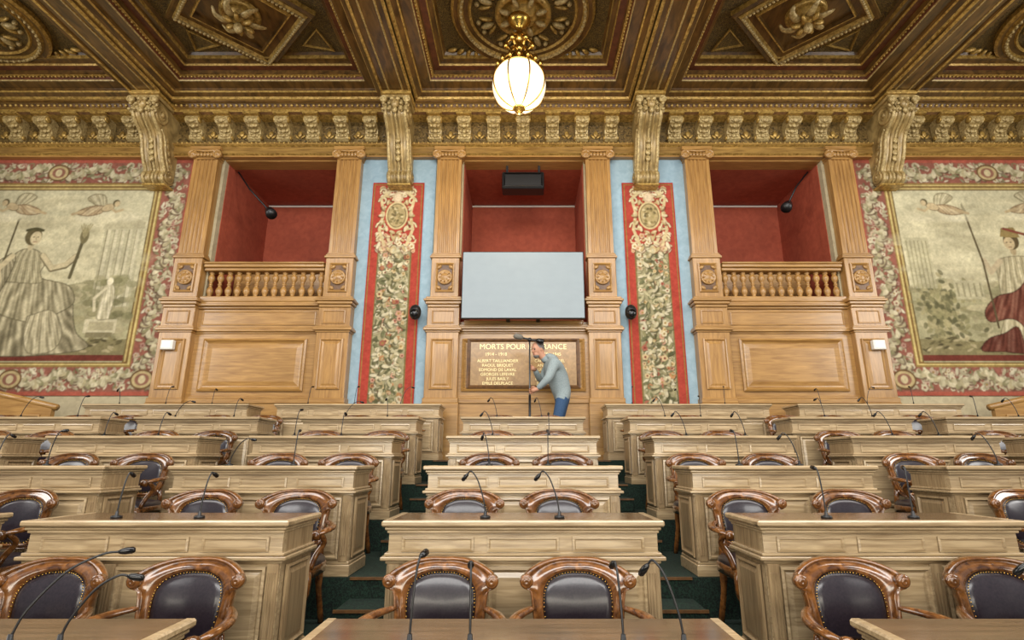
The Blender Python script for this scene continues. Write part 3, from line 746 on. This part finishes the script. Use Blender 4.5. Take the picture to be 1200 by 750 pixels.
def big_tapestry(side):
    C = Canvas(6.06, 10.35, 1.04, 5.40, .0115, '#A6483A')
    C.rect(6.12, 10.3, 4.92, 5.34, '#8F5044'); C.rect(6.12, 6.58, 1.1, 5.34, '#8F5044'); C.rect(6.12, 10.3, 1.1, 1.52, '#8F5044')
    C.flowers(6.13, 6.57, 1.12, 5.32, 300, PALB, '#6A3E30', 1.1, 1)
    C.flowers(6.6, 10.3, 4.93, 5.33, 270, PALB, '#6A3E30', 1.1, 2)
    C.flowers(6.6, 10.3, 1.11, 1.51, 270, PALB, '#6A3E30', 1.1, 3)
    C.garland([(6.35+.1*math.sin(k*.55), 1.2+k*.075) for k in range(54)], .09, GAR, '#5A3E30')
    C.garland([(6.6+k*.08, 5.13+.09*math.sin(k*.5)) for k in range(46)], .09, GAR, '#5A3E30')
    C.garland([(6.6+k*.08, 1.31+.09*math.sin(k*.5+1)) for k in range(46)], .09, GAR, '#5A3E30')
    for (ca, cz) in [(8.55, 5.13), (8.55, 1.31), (6.35, 1.31)]:
        C.ell(ca, cz, .2, .17, '#6A4A2C'); C.ell(ca, cz, .17, .14, '#B8A271'); C.ell(ca, cz, .12, .10, '#8E5A4A'); C.ell(ca, cz, .06, .07, '#C4B38A')
    C.rect(6.58, 10.35, 1.52, 4.92, '#8E7238'); C.rect(6.61, 10.35, 1.55, 4.89, '#C2AB68'); C.rect(6.64, 10.35, 1.58, 4.86, '#7A5A2C')
    C.rect(6.67, 10.35, 1.61, 4.83, '#B49C5E'); C.rect(6.71, 10.35, 1.61, 4.79, '#6E5A34')
    C.rect(6.73, 10.35, 1.61, 4.77, '#BFB898')
    rs = random.Random(5+side)
    for k in range(24):
        t = k/23; z = 4.77-t*1.9
        C.rect(6.73, 10.35, z-.08, z, '#B4AE90' if k < 6 else '#CAC09C', .35)
    for k in range(60): C.ell(rs.uniform(6.9, 10.2), rs.uniform(3.0, 4.6), rs.uniform(.3, .8), rs.uniform(.06, .16), rs.choice(['#D0C8A6', '#AAA282', '#CAC09C', '#A39A7A']), rs.uniform(-.2, .2), .6, 2)
    C.poly([(6.73, 2.9), (7.3, 3.1), (8.0, 2.95), (8.8, 3.2), (10.35, 3.1), (10.35, 1.6), (6.73, 1.6)], '#9E9874')
    for k in range(160):
        a, z = rs.uniform(6.8, 10.2), rs.uniform(1.9, 3.05); C.ell(a, z, rs.uniform(.05, .2), rs.uniform(.03, .08), rs.choice(['#807A56', '#AEA380', '#8F8664', '#BAAE8A', '#988E6C']), rs.uniform(-.5, .5), .6)
    if side < 0:
        C.poly([(6.78, 4.15), (7.12, 4.3), (7.5, 4.1), (7.5, 4.02), (6.78, 4.02)], '#ABA384')
        C.rect(6.8, 7.48, 2.5, 4.02, '#ABA486', .8)
        for k in range(5): C.rect(6.85+k*.13, 6.9+k*.13, 2.5, 4.0, '#C0B89A'); C.rect(6.905+k*.13, 6.92+k*.13, 2.5, 4.0, '#8C8466')
        for k in range(50): C.ell(rs.uniform(6.78, 7.6), rs.uniform(2.3, 3.1), .1, .06, rs.choice(['#84805A', '#9A926C', '#6E6A48']), 0, .7)
        C.rect(6.95, 7.5, 2.1, 2.35, '#BDB394'); C.rect(7.0, 7.45, 2.02, 2.12, '#7E7556'); C.rect(7.0, 7.42, 2.15, 2.3, '#A89E7C')
        C.drape([(7.1, 2.35), (7.08, 2.7), (7.12, 2.95), (7.28, 2.95), (7.32, 2.6), (7.3, 2.35)], '#8A8264', '#BDB394', '#DCD3B6', (7.2, 3.3), 30)
        C.ell(7.2, 3.03, .055, .07, '#D8CEB0'); C.line([(7.25, 2.9), (7.42, 2.72), (7.38, 2.5)], .05, '#C9BE9E')
    else:
        for k in range(300):
            a = rs.gauss(7.2, .2); z = rs.gauss(2.45, .33)
            if z > 3.2 or a < 6.8 or z < 1.7: continue
            C.ell(a, z, .06, .035, rs.choice(['#6C6848', '#868058', '#A0966C', '#57553A', '#8E865E']), rs.uniform(0, 3), .85)
        C.rect(6.78, 7.2, 2.9, 3.85, '#ADA686', .7)
        for k in range(6): C.rect(6.80+k*.07, 6.82+k*.07, 2.9, 3.8, '#8A825E', .7)
        C.rect(7.5, 8.0, 2.7, 3.05, '#B5AD8E', .7)
        for k in range(5): C.rect(7.54+k*.1, 7.57+k*.1, 2.75, 3.0, '#827A5A', .7)
    C.poly([(6.73, 2.0), (7.6, 1.95), (9, 2.05), (10.35, 2.0), (10.35, 1.62), (6.73, 1.62)], '#7E7450')
    C.rect(6.73, 10.35, 1.62, 1.72, '#6E2C24')
    for k in range(130):
        a, z = rs.uniform(6.8, 10.2), rs.uniform(1.76, 2.02); C.ell(a, z, .06, .02, rs.choice(['#60583A', '#A59872', '#867C54', '#504830']), rs.uniform(-.6, .6))
    if side < 0:
        rd, rm, rl = '#544C38', '#8A8064', '#BFB494'
        C.poly([(9.55, 1.8), (9.6, 3.3), (9.4, 3.55), (9.2, 3.3), (9.0, 2.4), (8.9, 1.8)], '#6A6048')
        C.ell(9.35, 3.2, .16, .2, '#8A8060'); C.ell(9.35, 3.2, .1, .13, '#5E563E')
        C.drape([(9.42, 1.78), (9.4, 2.2), (9.2, 2.7), (9.05, 3.0), (8.8, 3.12), (8.45, 3.1), (8.2, 2.98), (8.0, 2.9), (7.80, 2.72), (7.72, 2.4), (7.60, 2.1), (7.36, 1.86), (7.9, 1.74), (8.8, 1.70)], rd, rm, rl, (8.6, 3.75), 36)
        C.drape([(9.2, 2.95), (8.8, 3.12), (8.3, 3.05), (7.9, 2.94), (7.76, 2.65), (8.0, 2.45), (8.4, 2.3), (8.9, 2.4), (9.25, 2.6)], '#5E563E', '#968C6E', '#C4B998', (8.5, 4.6), 52, 1)
        C.drape([(8.5, 2.4), (8.1, 2.5), (7.85, 2.1), (7.95, 1.8), (8.35, 1.76), (8.5, 2.1)], '#6E664E', '#A4997A', '#CABFA0', (8.3, 3.2), 46, 2)
        C.drape([(9.0, 3.02), (9.08, 3.38), (8.94, 3.58), (8.76, 3.64), (8.56, 3.58), (8.40, 3.40), (8.46, 3.2), (8.42, 3.0)], '#6E664C', '#9E9474', '#C4B998', (8.75, 4.1), 50)
        C.drape([(9.05, 3.55), (9.34, 3.3), (9.4, 2.9), (9.15, 2.75), (9.0, 3.1), (8.95, 3.45)], rd, rm, rl, (9.2, 3.8), 40)
        C.line([(8.48, 3.50), (8.28, 3.26), (8.05, 3.32), (7.90, 3.48)], .12, '#6E6448'); C.line([(8.48, 3.51), (8.28, 3.28), (8.05, 3.34), (7.90, 3.49)], .09, '#BFB08C')
        C.ell(8.74, 3.70, .055, .09, '#B4A582'); C.ell(8.73, 3.87, .15, .17, '#5E5438'); C.ell(8.68, 3.84, .098, .125, '#C2B28E')
        C.ell(8.645, 3.86, .017, .010, '#3E3826'); C.ell(8.72, 3.86, .017, .010, '#3E3826'); C.line([(8.68, 3.85), (8.665, 3.80)], .014, '#7C6E50'); C.line([(8.65, 3.77), (8.71, 3.77)], .014, '#7E4438')
        for k in range(10): C.ell(8.59+k*.03, 3.99+.03*math.sin(k*.35), .035, .026, '#4E4A30')
        C.line([(7.93, 3.1), (7.84, 3.74)], .06, '#5E563C'); C.ell(7.82, 3.88, .08, .15, '#7A704E'); C.ell(7.82, 3.94, .04, .08, '#CDC098')
        for k in range(6): C.line([(7.82, 3.85), (7.72+k*.04, 4.1+.02*math.sin(k*2))], .02, '#9A8E64')
        C.line([(9.28, 2.2), (9.06, 4.25)], .036, '#574E36'); C.ell(9.05, 4.28, .045, .09, '#574E36')
        C.line([(9.02, 3.5), (9.22, 3.25), (9.16, 3.05)], .10, '#BFB08C')
    else:
        C.drape([(8.95, 1.80), (8.9, 2.4), (8.95, 3.1), (9.05, 3.4), (8.75, 3.5), (8.35, 3.4), (8.3, 3.0), (8.25, 2.4), (8.1, 1.82)], '#7A7054', '#AA9E7C', '#CEC4A4', (8.6, 4.6), 70)
        C.drape([(9.4, 1.78), (9.35, 2.6), (9.2, 3.35), (8.9, 3.48), (8.8, 3.1), (8.55, 2.85), (8.2, 2.75), (7.95, 2.5), (8.0, 2.3), (8.4, 2.35), (8.6, 2.1), (8.5, 1.78)], '#431E18', '#70382C', '#8E5A4A', (8.8, 3.9), 40)
        C.drape([(8.5, 1.74), (8.1, 1.78), (7.75, 1.80), (7.9, 2.0), (8.2, 2.1), (8.45, 2.2)], '#431E18', '#683228', '#825044', (8.4, 2.9), 30)
        C.line([(8.4, 3.4), (8.2, 3.2), (8.12, 3.42)], .10, '#B8A686'); C.line([(9.05, 3.4), (9.25, 3.1), (9.1, 2.85)], .11, '#B8A686')
        C.ell(8.68, 3.60, .055, .09, '#A8946F'); C.ell(8.68, 3.78, .14, .16, '#57482E'); C.ell(8.64, 3.74, .095, .12, '#B8A27C')
        C.ell(8.60, 3.76, .017, .010, '#3E3020'); C.ell(8.67, 3.76, .017, .010, '#3E3020'); C.line([(8.62, 3.67), (8.67, 3.67)], .014, '#703A30')
        C.poly([(8.5, 3.86), (8.55, 4.03), (8.78, 4.05), (8.86, 3.85)], '#8A7444'); C.line([(8.6, 4.02), (8.98, 3.9), (9.02, 3.65)], .05, '#7C3A2E')
        C.line([(8.12, 2.2), (8.1, 3.4), (7.96, 4.35)], .036, '#574A32'); C.poly([(7.91, 4.3), (7.94, 4.55), (8.02, 4.3)], '#8C8468')
        C.ell(9.0, 2.1, .2, .28, '#6A5A38'); C.ell(9.0, 2.1, .15, .22, '#8F7C50'); C.ell(9.0, 2.1, .05, .07, '#57482C')
    # winged figures flying among soft clouds
    for (ca, cz, fl) in ([(7.55, 4.40, 1), (9.2, 4.42, -1)] if side < 0 else [(7.45, 4.42, 1), (9.3, 4.45, -1)]):
        for k in range(14): C.ell(ca+rs.uniform(-.5, .5), cz-.14+rs.uniform(-.08, .06), .25, .09, rs.choice(['#D4CCB0', '#B4AC8E', '#C4BC9E']), 0, .7, 2)
        # two broad wings
        C.drape([(ca-.02*fl, cz+.05), (ca+.05*fl, cz+.26), (ca+.22*fl, cz+.30), (ca+.36*fl, cz+.22), (ca+.25*fl, cz+.12), (ca+.10*fl, cz+.04)], '#7E7456', '#ACA282', '#CCC3A4', (ca, cz-.1), 26)
        # swirling drapery, bare torso, limbs and curly head
        C.drape([(ca+.02*fl, cz+.06), (ca+.2*fl, cz+.07), (ca+.42*fl, cz+.0), (ca+.5*fl, cz-.09), (ca+.28*fl, cz-.13), (ca+.06*fl, cz-.07)], '#7A6246', '#A8906E', '#C8B692', (ca-.3*fl, cz+.4), 30)
        C.line([(ca+.4*fl, cz-.04), (ca+.58*fl, cz-.10)], .05, '#B09A74')
        C.ell(ca-.04*fl, cz+.03, .12, .075, '#6E6044', -.35*fl); C.ell(ca-.04*fl, cz+.035, .11, .065, '#BCA680', -.35*fl)
        C.line([(ca-.08*fl, cz+.03), (ca-.2*fl, cz-.05), (ca-.31*fl, cz-.01)], .045, '#B29C76')
        C.ell(ca-.18*fl, cz+.12, .066, .07, '#5E5438'); C.ell(ca-.195*fl, cz+.105, .05, .056, '#BCA680')
    C.blur(1); C.fade(.22, '#B5A988'); C.noise(.12, .35); C.noise(.12, .06); C.noise(.12, .025)
    C.tomesh('picture_tapestry', side, YW-.02)
big_tapestry(-1); big_tapestry(1)

def banner(side):
    a0, a1 = 1.80, 2.74; c = (a0+a1)/2
    C = Canvas(a0, a1, .60, 4.92, .009, '#A4342A')
    C.rect(a0+.03, a1-.03, .63, 4.89, '#8A6E3C'); C.rect(a0+.045, a1-.045, .645, 4.875, '#A43A30')
    C.rect(c-.30, c+.30, .75, 3.72, '#75653C'); C.rect(c-.28, c+.28, .77, 3.70, '#948C6A')
    C.flowers(c-.275, c+.275, .78, 3.69, 520, (['#BDB396', '#ABA27E', '#6C6C4C', '#847E58', '#58583C', '#C6BCA0'], ['#B88A72', '#C9BC9A', '#9A5A48', '#BDA67C', '#AA7850'], ['#957640', '#75302A']), '#44402A', 1.0, 8+side)
    C.garland([(c+.12*math.sin(k*.42), .9+k*.09) for k in range(31)], .07, ['#B0A684', '#8A8260', '#BDB292', '#6C6848', '#A4946C'], '#44402A')
    pal = (['#C4B48C', '#B49E70', '#CFC2A2'], ['#C09A7C', '#CDC09E'], ['#A07C44'])
    C.flowers(c-.36, c+.36, 3.55, 3.95, 60, pal, '#64221C', 1.1, 12)
    C.flowers(c-.34, c+.34, 4.62, 4.84, 46, pal, '#64221C', 1.0, 13)
    for s_ in (-1, 1):
        for (z, r) in [(4.55, .09), (4.05, .11), (3.82, .08), (4.74, .07)]:
            P = [(c+s_*(.26+r*.9*(1-j*.08)*math.cos(j*.6)), z+r*(1-j*.08)*math.sin(j*.6)) for j in range(11)]
            C.line(P, .05, '#5E1E18', .8); C.line(P, .03, '#C9BA92')
        C.line([(c+s_*.2, 3.7), (c+s_*.3, 4.0), (c+s_*.24, 4.3), (c+s_*.3, 4.6), (c+s_*.12, 4.78)], .05, '#BFAC80')
    C.garland([(c+.27*math.cos(k*.45), 4.27+.33*math.sin(k*.45)) for k in range(14)], .055, ['#C4B48C', '#A89062', '#B49E70'], '#5E2A1E')
    C.ell(c, 4.27, .20, .27, '#C4B080'); C.ell(c, 4.27, .17, .235, '#64553A'); C.ell(c, 4.27, .155, .22, '#A89468')
    for k in range(36):
        C.ell(c+random.uniform(-.11, .11), 4.27+random.uniform(-.16, .16), .022, .03, random.choice(['#75663F', '#948458', '#574C32', '#C4B58C']), random.uniform(0, 3), .8)
    C.ell(c, 4.62, .09, .1, '#BDA584'); C.ell(c, 4.63, .06, .075, '#CDB898'); C.line([(c-.2, 4.72), (c, 4.8), (c+.2, 4.72)], .04, '#C4B48C')
    C.blur(1); C.fade(.1, '#B5A988'); C.noise(.12, .05); C.noise(.12, .02)
    C.tomesh('banner_tapestry', side, YW-.04)
banner(-1); banner(1)

# ------------------------------------------------------------------ wall television, loudspeaker, spotlights, signs
mb = MB(R); y = YW-.40
mb.box(-1.02, 1.02, y-.03, y+.03, 2.25, 3.42, BLK, .008)
mb.box(-1.005, 1.005, y-.034, y-.03, 2.265, 3.405, SCR)
mb.box(-.3, .3, y+.03, y+.27, 2.5, 3.1, BLK)
for x in (-.25, .25): mb.box(x-.03, x+.03, y+.2, YW-.2, 2.26, 2.33, BLK); mb.box(x-.03, x+.03, y+.03, y+.26, 2.26, 2.5, BLK)
mb.obj('wall_television')
mb = MB(R)
mb.box(-.39, .39, 9.05, 9.35, 4.86, 5.2, BLK, .02)
mb.rect(-.36, .36, 4.89, 5.17, [(0, 0), (0, .01), (.02, .012), (.03, .0)], lambda a, b, o: (a, 9.05-o, b), BLKG, BLK)
for s_ in (-1, 1): mb.box(s_*.3-.02, s_*.3+.02, 9.15, 9.2, 5.2, ZT, BLK)
mb.obj('hanging_loudspeaker')
def spot(pts, d, name='spotlight'):
    mb = MB(R); mb.tube(pts, .015, 8, BLK); e = Vector(pts[-1]); d = Vector(d).normalized()
    mb.tube([e-d*.12, e-d*.1, e, e+d*.1, e+d*.13], [.05, .08, .09, .10, .10], 14, BLK)
    mb.ell(tuple(e-d*.06), (.06, .06, .06), BLK)
    mb.obj(name)
spot([(-5.46, 9.35, 5.36), (-5.2, 9.35, 5.0), (-4.75, 9.35, 4.52)], (.5, -.6, -.6))
spot([(5.46, 9.35, 5.36), (5.2, 9.35, 5.05), (4.98, 9.35, 4.65)], (-.5, -.6, -.6))
for s_ in (-1, 1):
    mb = MB(R); x = s_*1.80
    mb.box(x-.03, x+.03, YW-.22, YW-.041, 2.36, 2.46, BLK, .005)
    mb.ell((x, YW-.28, 2.40), (.10, .10, .13), BLK, seg=14, rings=10); mb.lathe([(.07, 0), (.075, .05), (.06, .08)], (x, YW-.32, 2.36), 14, BLKG, M=rotx(math.pi/2))
    mb.obj('wall_camera')
    mb = MB(R); x = s_*5.83
    mb.box(x-.1, x+.1, YW-.33, YW-.245, 1.76, 1.92, WHITE, .01); mb.box(x-.07, x+.07, YW-.335, YW-.33, 1.79, 1.89, plain('sign_face', '#D8E6D4', .5, emit=.3)); mb.obj('emergency_light')
for s_ in (-1, 1):
    mb = MB(R)
    P = [(7.2, 0), (7.2, .78), (8.2, 1.0), (10.5, 1.1), (10.5, 0)]
    mb.ext(P, lambda p, q, t: (s_*p, t, q), 8.35, 8.42, OAKH)
    mb.tube([(s_*7.15, 8.385, .79), (s_*8.2, 8.385, 1.02), (s_*10.5, 8.385, 1.12)], .05, 10, OAKH)
    for k in range(4):
        mb.rect(7.35+k*.75, 8.0+k*.75, .15, .68, [(0, 0), (0, .015), (.02, .02), (.035, .0)], lambda a, b, o: (s_*a, 8.35-o, b), OAKH, OAKH)
    mb.obj('stair_parapet')
mb = MB(R)
mb.tube(cr([(-10.4, 8.7, 1.5), (-9.2, 8.7, 1.48), (-8.75, 8.7, 1.36), (-8.7, 8.7, 1.1), (-8.7, 8.7, .9)], 5), .025, 8, BRASS)
for x in (-10.2, -9.3): mb.tube([(x, 8.7, 1.49), (x, 8.7, .0)], .02, 8, BRASS)
mb.obj('brass_handrail')

# ------------------------------------------------------------------ standing man
SK = plain('skin', '#C08C70', .55); HOOD = noisy('grey_fleece', '#7C888A', '#9AA6A8', .9, nscale=30, bump=.15, bdist=.003)
JEAN = noisy('blue_denim', '#26405E', '#38567A', .85, nscale=40, bump=.1, bdist=.002); SHOE = plain('shoe_leather', '#1B1815', .5)
HAIR = noisy('grey_hair', '#4C4642', '#8A8580', .7, nscale=60, bump=.4, bdist=.003); LIP = plain('lips', '#9A5A50', .5); EYE = plain('eye', '#1A1614', .2)
F = zrow(6)
J = {'pel': (.60, 8.34, .93, .15), 'wai': (.58, 8.33, 1.06, .16), 'mid': (.55, 8.32, 1.22, .175), 'che': (.48, 8.31, 1.38, .18), 'nb': (.38, 8.30, 1.49, .085), 'nk': (.31, 8.28, 1.55, .058),
     'hd0': (.265, 8.27, 1.60, .075), 'hd': (.235, 8.265, 1.66, .092), 'hd2': (.225, 8.26, 1.72, .075),
     'sn': (.47, 8.10, 1.43, .09), 'en': (.38, 8.01, 1.18, .068), 'wn': (.21, 8.08, 1.03, .04),
     'sf': (.40, 8.50, 1.43, .09), 'ef': (.28, 8.50, 1.20, .065), 'wf': (.18, 8.30, 1.36, .04),
     'hn': (.59, 8.24, .88, .11), 'kn': (.49, 8.20, .50, .075), 'an': (.60, 8.22, .10, .05), 'tn': (.42, 8.19, .045, .04),
     'hf': (.61, 8.44, .88, .11), 'kf': (.53, 8.46, .50, .075), 'af': (.63, 8.46, .10, .05), 'tf': (.45, 8.48, .045, .04)}
E = [('pel', 'wai', 0), ('wai', 'mid', 0), ('mid', 'che', 0), ('che', 'nb', 0), ('nb', 'nk', 1), ('nk', 'hd0', 1), ('hd0', 'hd', 1), ('hd', 'hd2', 1),
     ('che', 'sn', 0), ('sn', 'en', 0), ('en', 'wn', 0), ('che', 'sf', 0), ('sf', 'ef', 0), ('ef', 'wf', 0),
     ('pel', 'hn', 2), ('hn', 'kn', 2), ('kn', 'an', 2), ('an', 'tn', 3), ('pel', 'hf', 2), ('hf', 'kf', 2), ('kf', 'af', 2), ('af', 'tf', 3)]
keys = list(J); me = bpy.data.meshes.new('sk')
me.from_pydata([(J[k][0], J[k][1], J[k][2]+F) for k in keys], [(keys.index(a), keys.index(b)) for a, b, _ in E], [])
so = bpy.data.objects.new('sk', me); scene.collection.objects.link(so)
so.modifiers.new('Skin', 'SKIN')
for i, k in enumerate(keys):
    d = me.skin_vertices[0].data[i]; r = J[k][3]; d.radius = (r, r); d.use_root = (k == 'pel')
ss = so.modifiers.new('Sub', 'SUBSURF'); ss.levels = 2; ss.render_levels = 2
dg = bpy.context.evaluated_depsgraph_get(); bm_ = bpy.data.meshes.new_from_object(so.evaluated_get(dg))
bpy.data.objects.remove(so)
mb = MB()
vs = [v.co[:] for v in bm_.vertices]; fs = [list(p.vertices) for p in bm_.polygons]
segs = [(Vector(J[a][:3]), Vector(J[b][:3]), l, (J[a][3]+J[b][3])/2) for a, b, l in E]; ML = [HOOD, SK, JEAN, SHOE]; ms = []
for f in fs:
    c = sum((Vector(vs[i]) for i in f), Vector())/len(f)-Vector((0, 0, F)); best = None
    for a, b, l, r in segs:
        t = max(0, min(1, (c-a).dot(b-a)/(b-a).length_squared)); d = (c-a-(b-a)*t).length/r
        if best is None or d < best[0]: best = (d, l)
    l = best[1]
    if l == 2 and c.z > .90: l = 0
    if l == 0 and c.z < .90: l = 2
    ms.append(ML[l])
mb.add(vs, fs, ms, True)
hd = Vector((.225, 8.262, 1.66+F))
fd = Vector((-.70, -.62, -.22)).normalized(); sd = Vector((0, 0, 1)).cross(fd).normalized(); ud = fd.cross(sd)
Q = Matrix((fd, sd, ud)).transposed()
def hp(a, b, c): return tuple(hd+fd*a+sd*b+ud*c)
mb.ell(hp(0, 0, .01), (.10, .08, .115), SK, rot=Q, seg=20, rings=14)
mb.ell(hp(.035, 0, -.06), (.065, .055, .06), SK, rot=Q, seg=16, rings=10)
mb.ell(hp(-.028, 0, .036), (.105, .088, .10), HAIR, rot=Q, seg=20, rings=14)
mb.ell(hp(.045, 0, -.085), (.055, .05, .04), HAIR, rot=Q, seg=14, rings=8)
mb.ell(hp(.105, 0, -.01), (.022, .014, .028), SK, rot=Q); mb.ell(hp(.098, 0, -.055), (.012, .024, .006), LIP, rot=Q)
for s_ in (-1, 1):
    mb.ell(hp(.088, s_*.03, .012), (.01, .013, .008), EYE, rot=Q); mb.ell(hp(.092, s_*.03, .032), (.01, .02, .005), HAIR, rot=Q)
    mb.ell(hp(0, s_*.082, -.005), (.02, .01, .032), SK, rot=Q)
mb.ell((.45, 8.31, 1.53+F), (.12, .14, .07), HOOD, rot=roty(.5), seg=14, rings=8)
px = .10
def hand(w, tgt, side):
    w = Vector(w)+Vector((0, 0, F)); tgt = Vector(tgt)+Vector((0, 0, F)); d = (tgt-w).normalized(); pc = w+d*.055
    u = Vector((0, 0, 1)); n = d.cross(u).normalized()*side
    mb.tube([tuple(w-d*.02), tuple(w+d*.03), tuple(pc), tuple(pc+d*.03)], [.03, .034, .04, .036], 12, SK, flat=1)
    for k, L in enumerate((.066, .076, .071, .056)):
        b = pc+d*.028+u*(.033-.022*k); kx = b+d*L*.5+n*.012
        mb.tube([tuple(b-d*.02), tuple(b+d*.01), tuple(kx), tuple(kx+d*.008-n*.022), tuple(kx-d*.012-n*.042)], [.0095, .0095, .009, .0085, .007], 8, SK)
    b = w+d*.03+u*.02
    mb.tube([tuple(b), tuple(b+u*.025+d*.015-n*.02), tuple(b+u*.03+d*.045-n*.028), tuple(b+u*.025+d*.065-n*.02)], [.013, .012, .0105, .008], 8, SK)
hand(J['wn'][:3], (.11, 8.12, 1.0), 1); hand(J['wf'][:3], (.11, 8.21, 1.38), -1)
mb.obj('man')
# microphone boom stand he is adjusting
STL = plain('grey_metal', '#4A4C4E', .35, .6); FUR = noisy('grey_windshield', '#5C5750', '#8C867C', .95, nscale=60, bump=.4, bdist=.004)
mb = MB(F)
mb.tube([(px, 8.16, .02), (px, 8.16, 1.80)], .012, 8, STL); mb.tube([(px, 8.16, .02), (px, 8.16, .95)], .018, 8, BLK)
for k in range(3):
    a = k*2.094+.4; mb.tube([(px, 8.16, .18), (px+.3*math.cos(a), 8.16+.3*math.sin(a)*.8, .01)], .01, 8, BLK)
mb.ell((px, 8.16, 1.80), (.035, .035, .035), BLK)
mb.tube([(px+.18, 8.16, 1.77), (px-.16, 8.16, 1.84)], .014, 8, STL)
mb.tube([(px-.10, 8.16, 1.83), (px-.14, 8.15, 1.84), (px-.21, 8.13, 1.85), (px-.24, 8.12, 1.84)], [.02, .045, .045, .025], 12, FUR)
mb.tube([(px+.10, 8.16, 1.79), (px+.13, 8.16, 1.785), (px+.22, 8.16, 1.765)], [.02, .04, .04], 10, BLKG)
mb.obj('microphone_stand')

# ------------------------------------------------------------------ light
w = bpy.data.worlds.new('World'); scene.world = w; w.use_nodes = True
bg = w.node_tree.nodes['Background']; bg.inputs['Color'].default_value = (.97, .98, 1, 1); bg.inputs['Strength'].default_value = .36
def area(loc, tgt, sx, sy, e, col=(1, 1, 1)):
    l = bpy.data.lights.new('unseen_area_light', 'AREA'); l.shape = 'RECTANGLE'; l.size = sx; l.size_y = sy; l.energy = e; l.color = col  # unseen soft lights: inferred windows, plus the fills added below
    o = bpy.data.objects.new('unseen_area_light', l); scene.collection.objects.link(o); o.location = loc
    o.rotation_euler = (Vector(tgt)-Vector(loc)).to_track_quat('-Z', 'Y').to_euler()
area((0, -3.2, 6.6), (0, 9, 2.2), 10, 2.4, 760, (1, .98, .94))
area((-9.8, 3, 5.2), (2, 7, 2.5), 3, 3.5, 250, (1, .98, .94)); area((9.8, 3, 5.2), (-2, 7, 2.5), 3, 3.5, 320, (1, .98, .94))
area((0, 2.6, 7.3), (0, 5.0, 0), 14, 1.8, 620, (1, .98, .95))  # added unseen overhead fill to brighten the desk tops, not a window
area((0, -2.5, 1.5), (0, 7.5, 8), 8, 1.2, 300, (1, .92, .76))  # added unseen warm uplight that brightens the ceiling, not a window
l = bpy.data.lights.new('lamp_bulb', 'POINT'); l.energy = 70; l.color = (1, .85, .62); l.shadow_soft_size = .3
o = bpy.data.objects.new('lamp_bulb', l); scene.collection.objects.link(o); o.location = (lx, ly, R+4.7)

# ------------------------------------------------------------------ camera
cam = bpy.data.cameras.new('camera'); co = bpy.data.objects.new('camera', cam); scene.collection.objects.link(co)
cam.sensor_fit = 'HORIZONTAL'; cam.sensor_width = 36; cam.lens = 19.05; cam.shift_x = -13/1200; cam.clip_start = .05
co.location = (0, 0, R); co.rotation_euler = (math.radians(90+14.56), 0, 0)
scene.camera = co
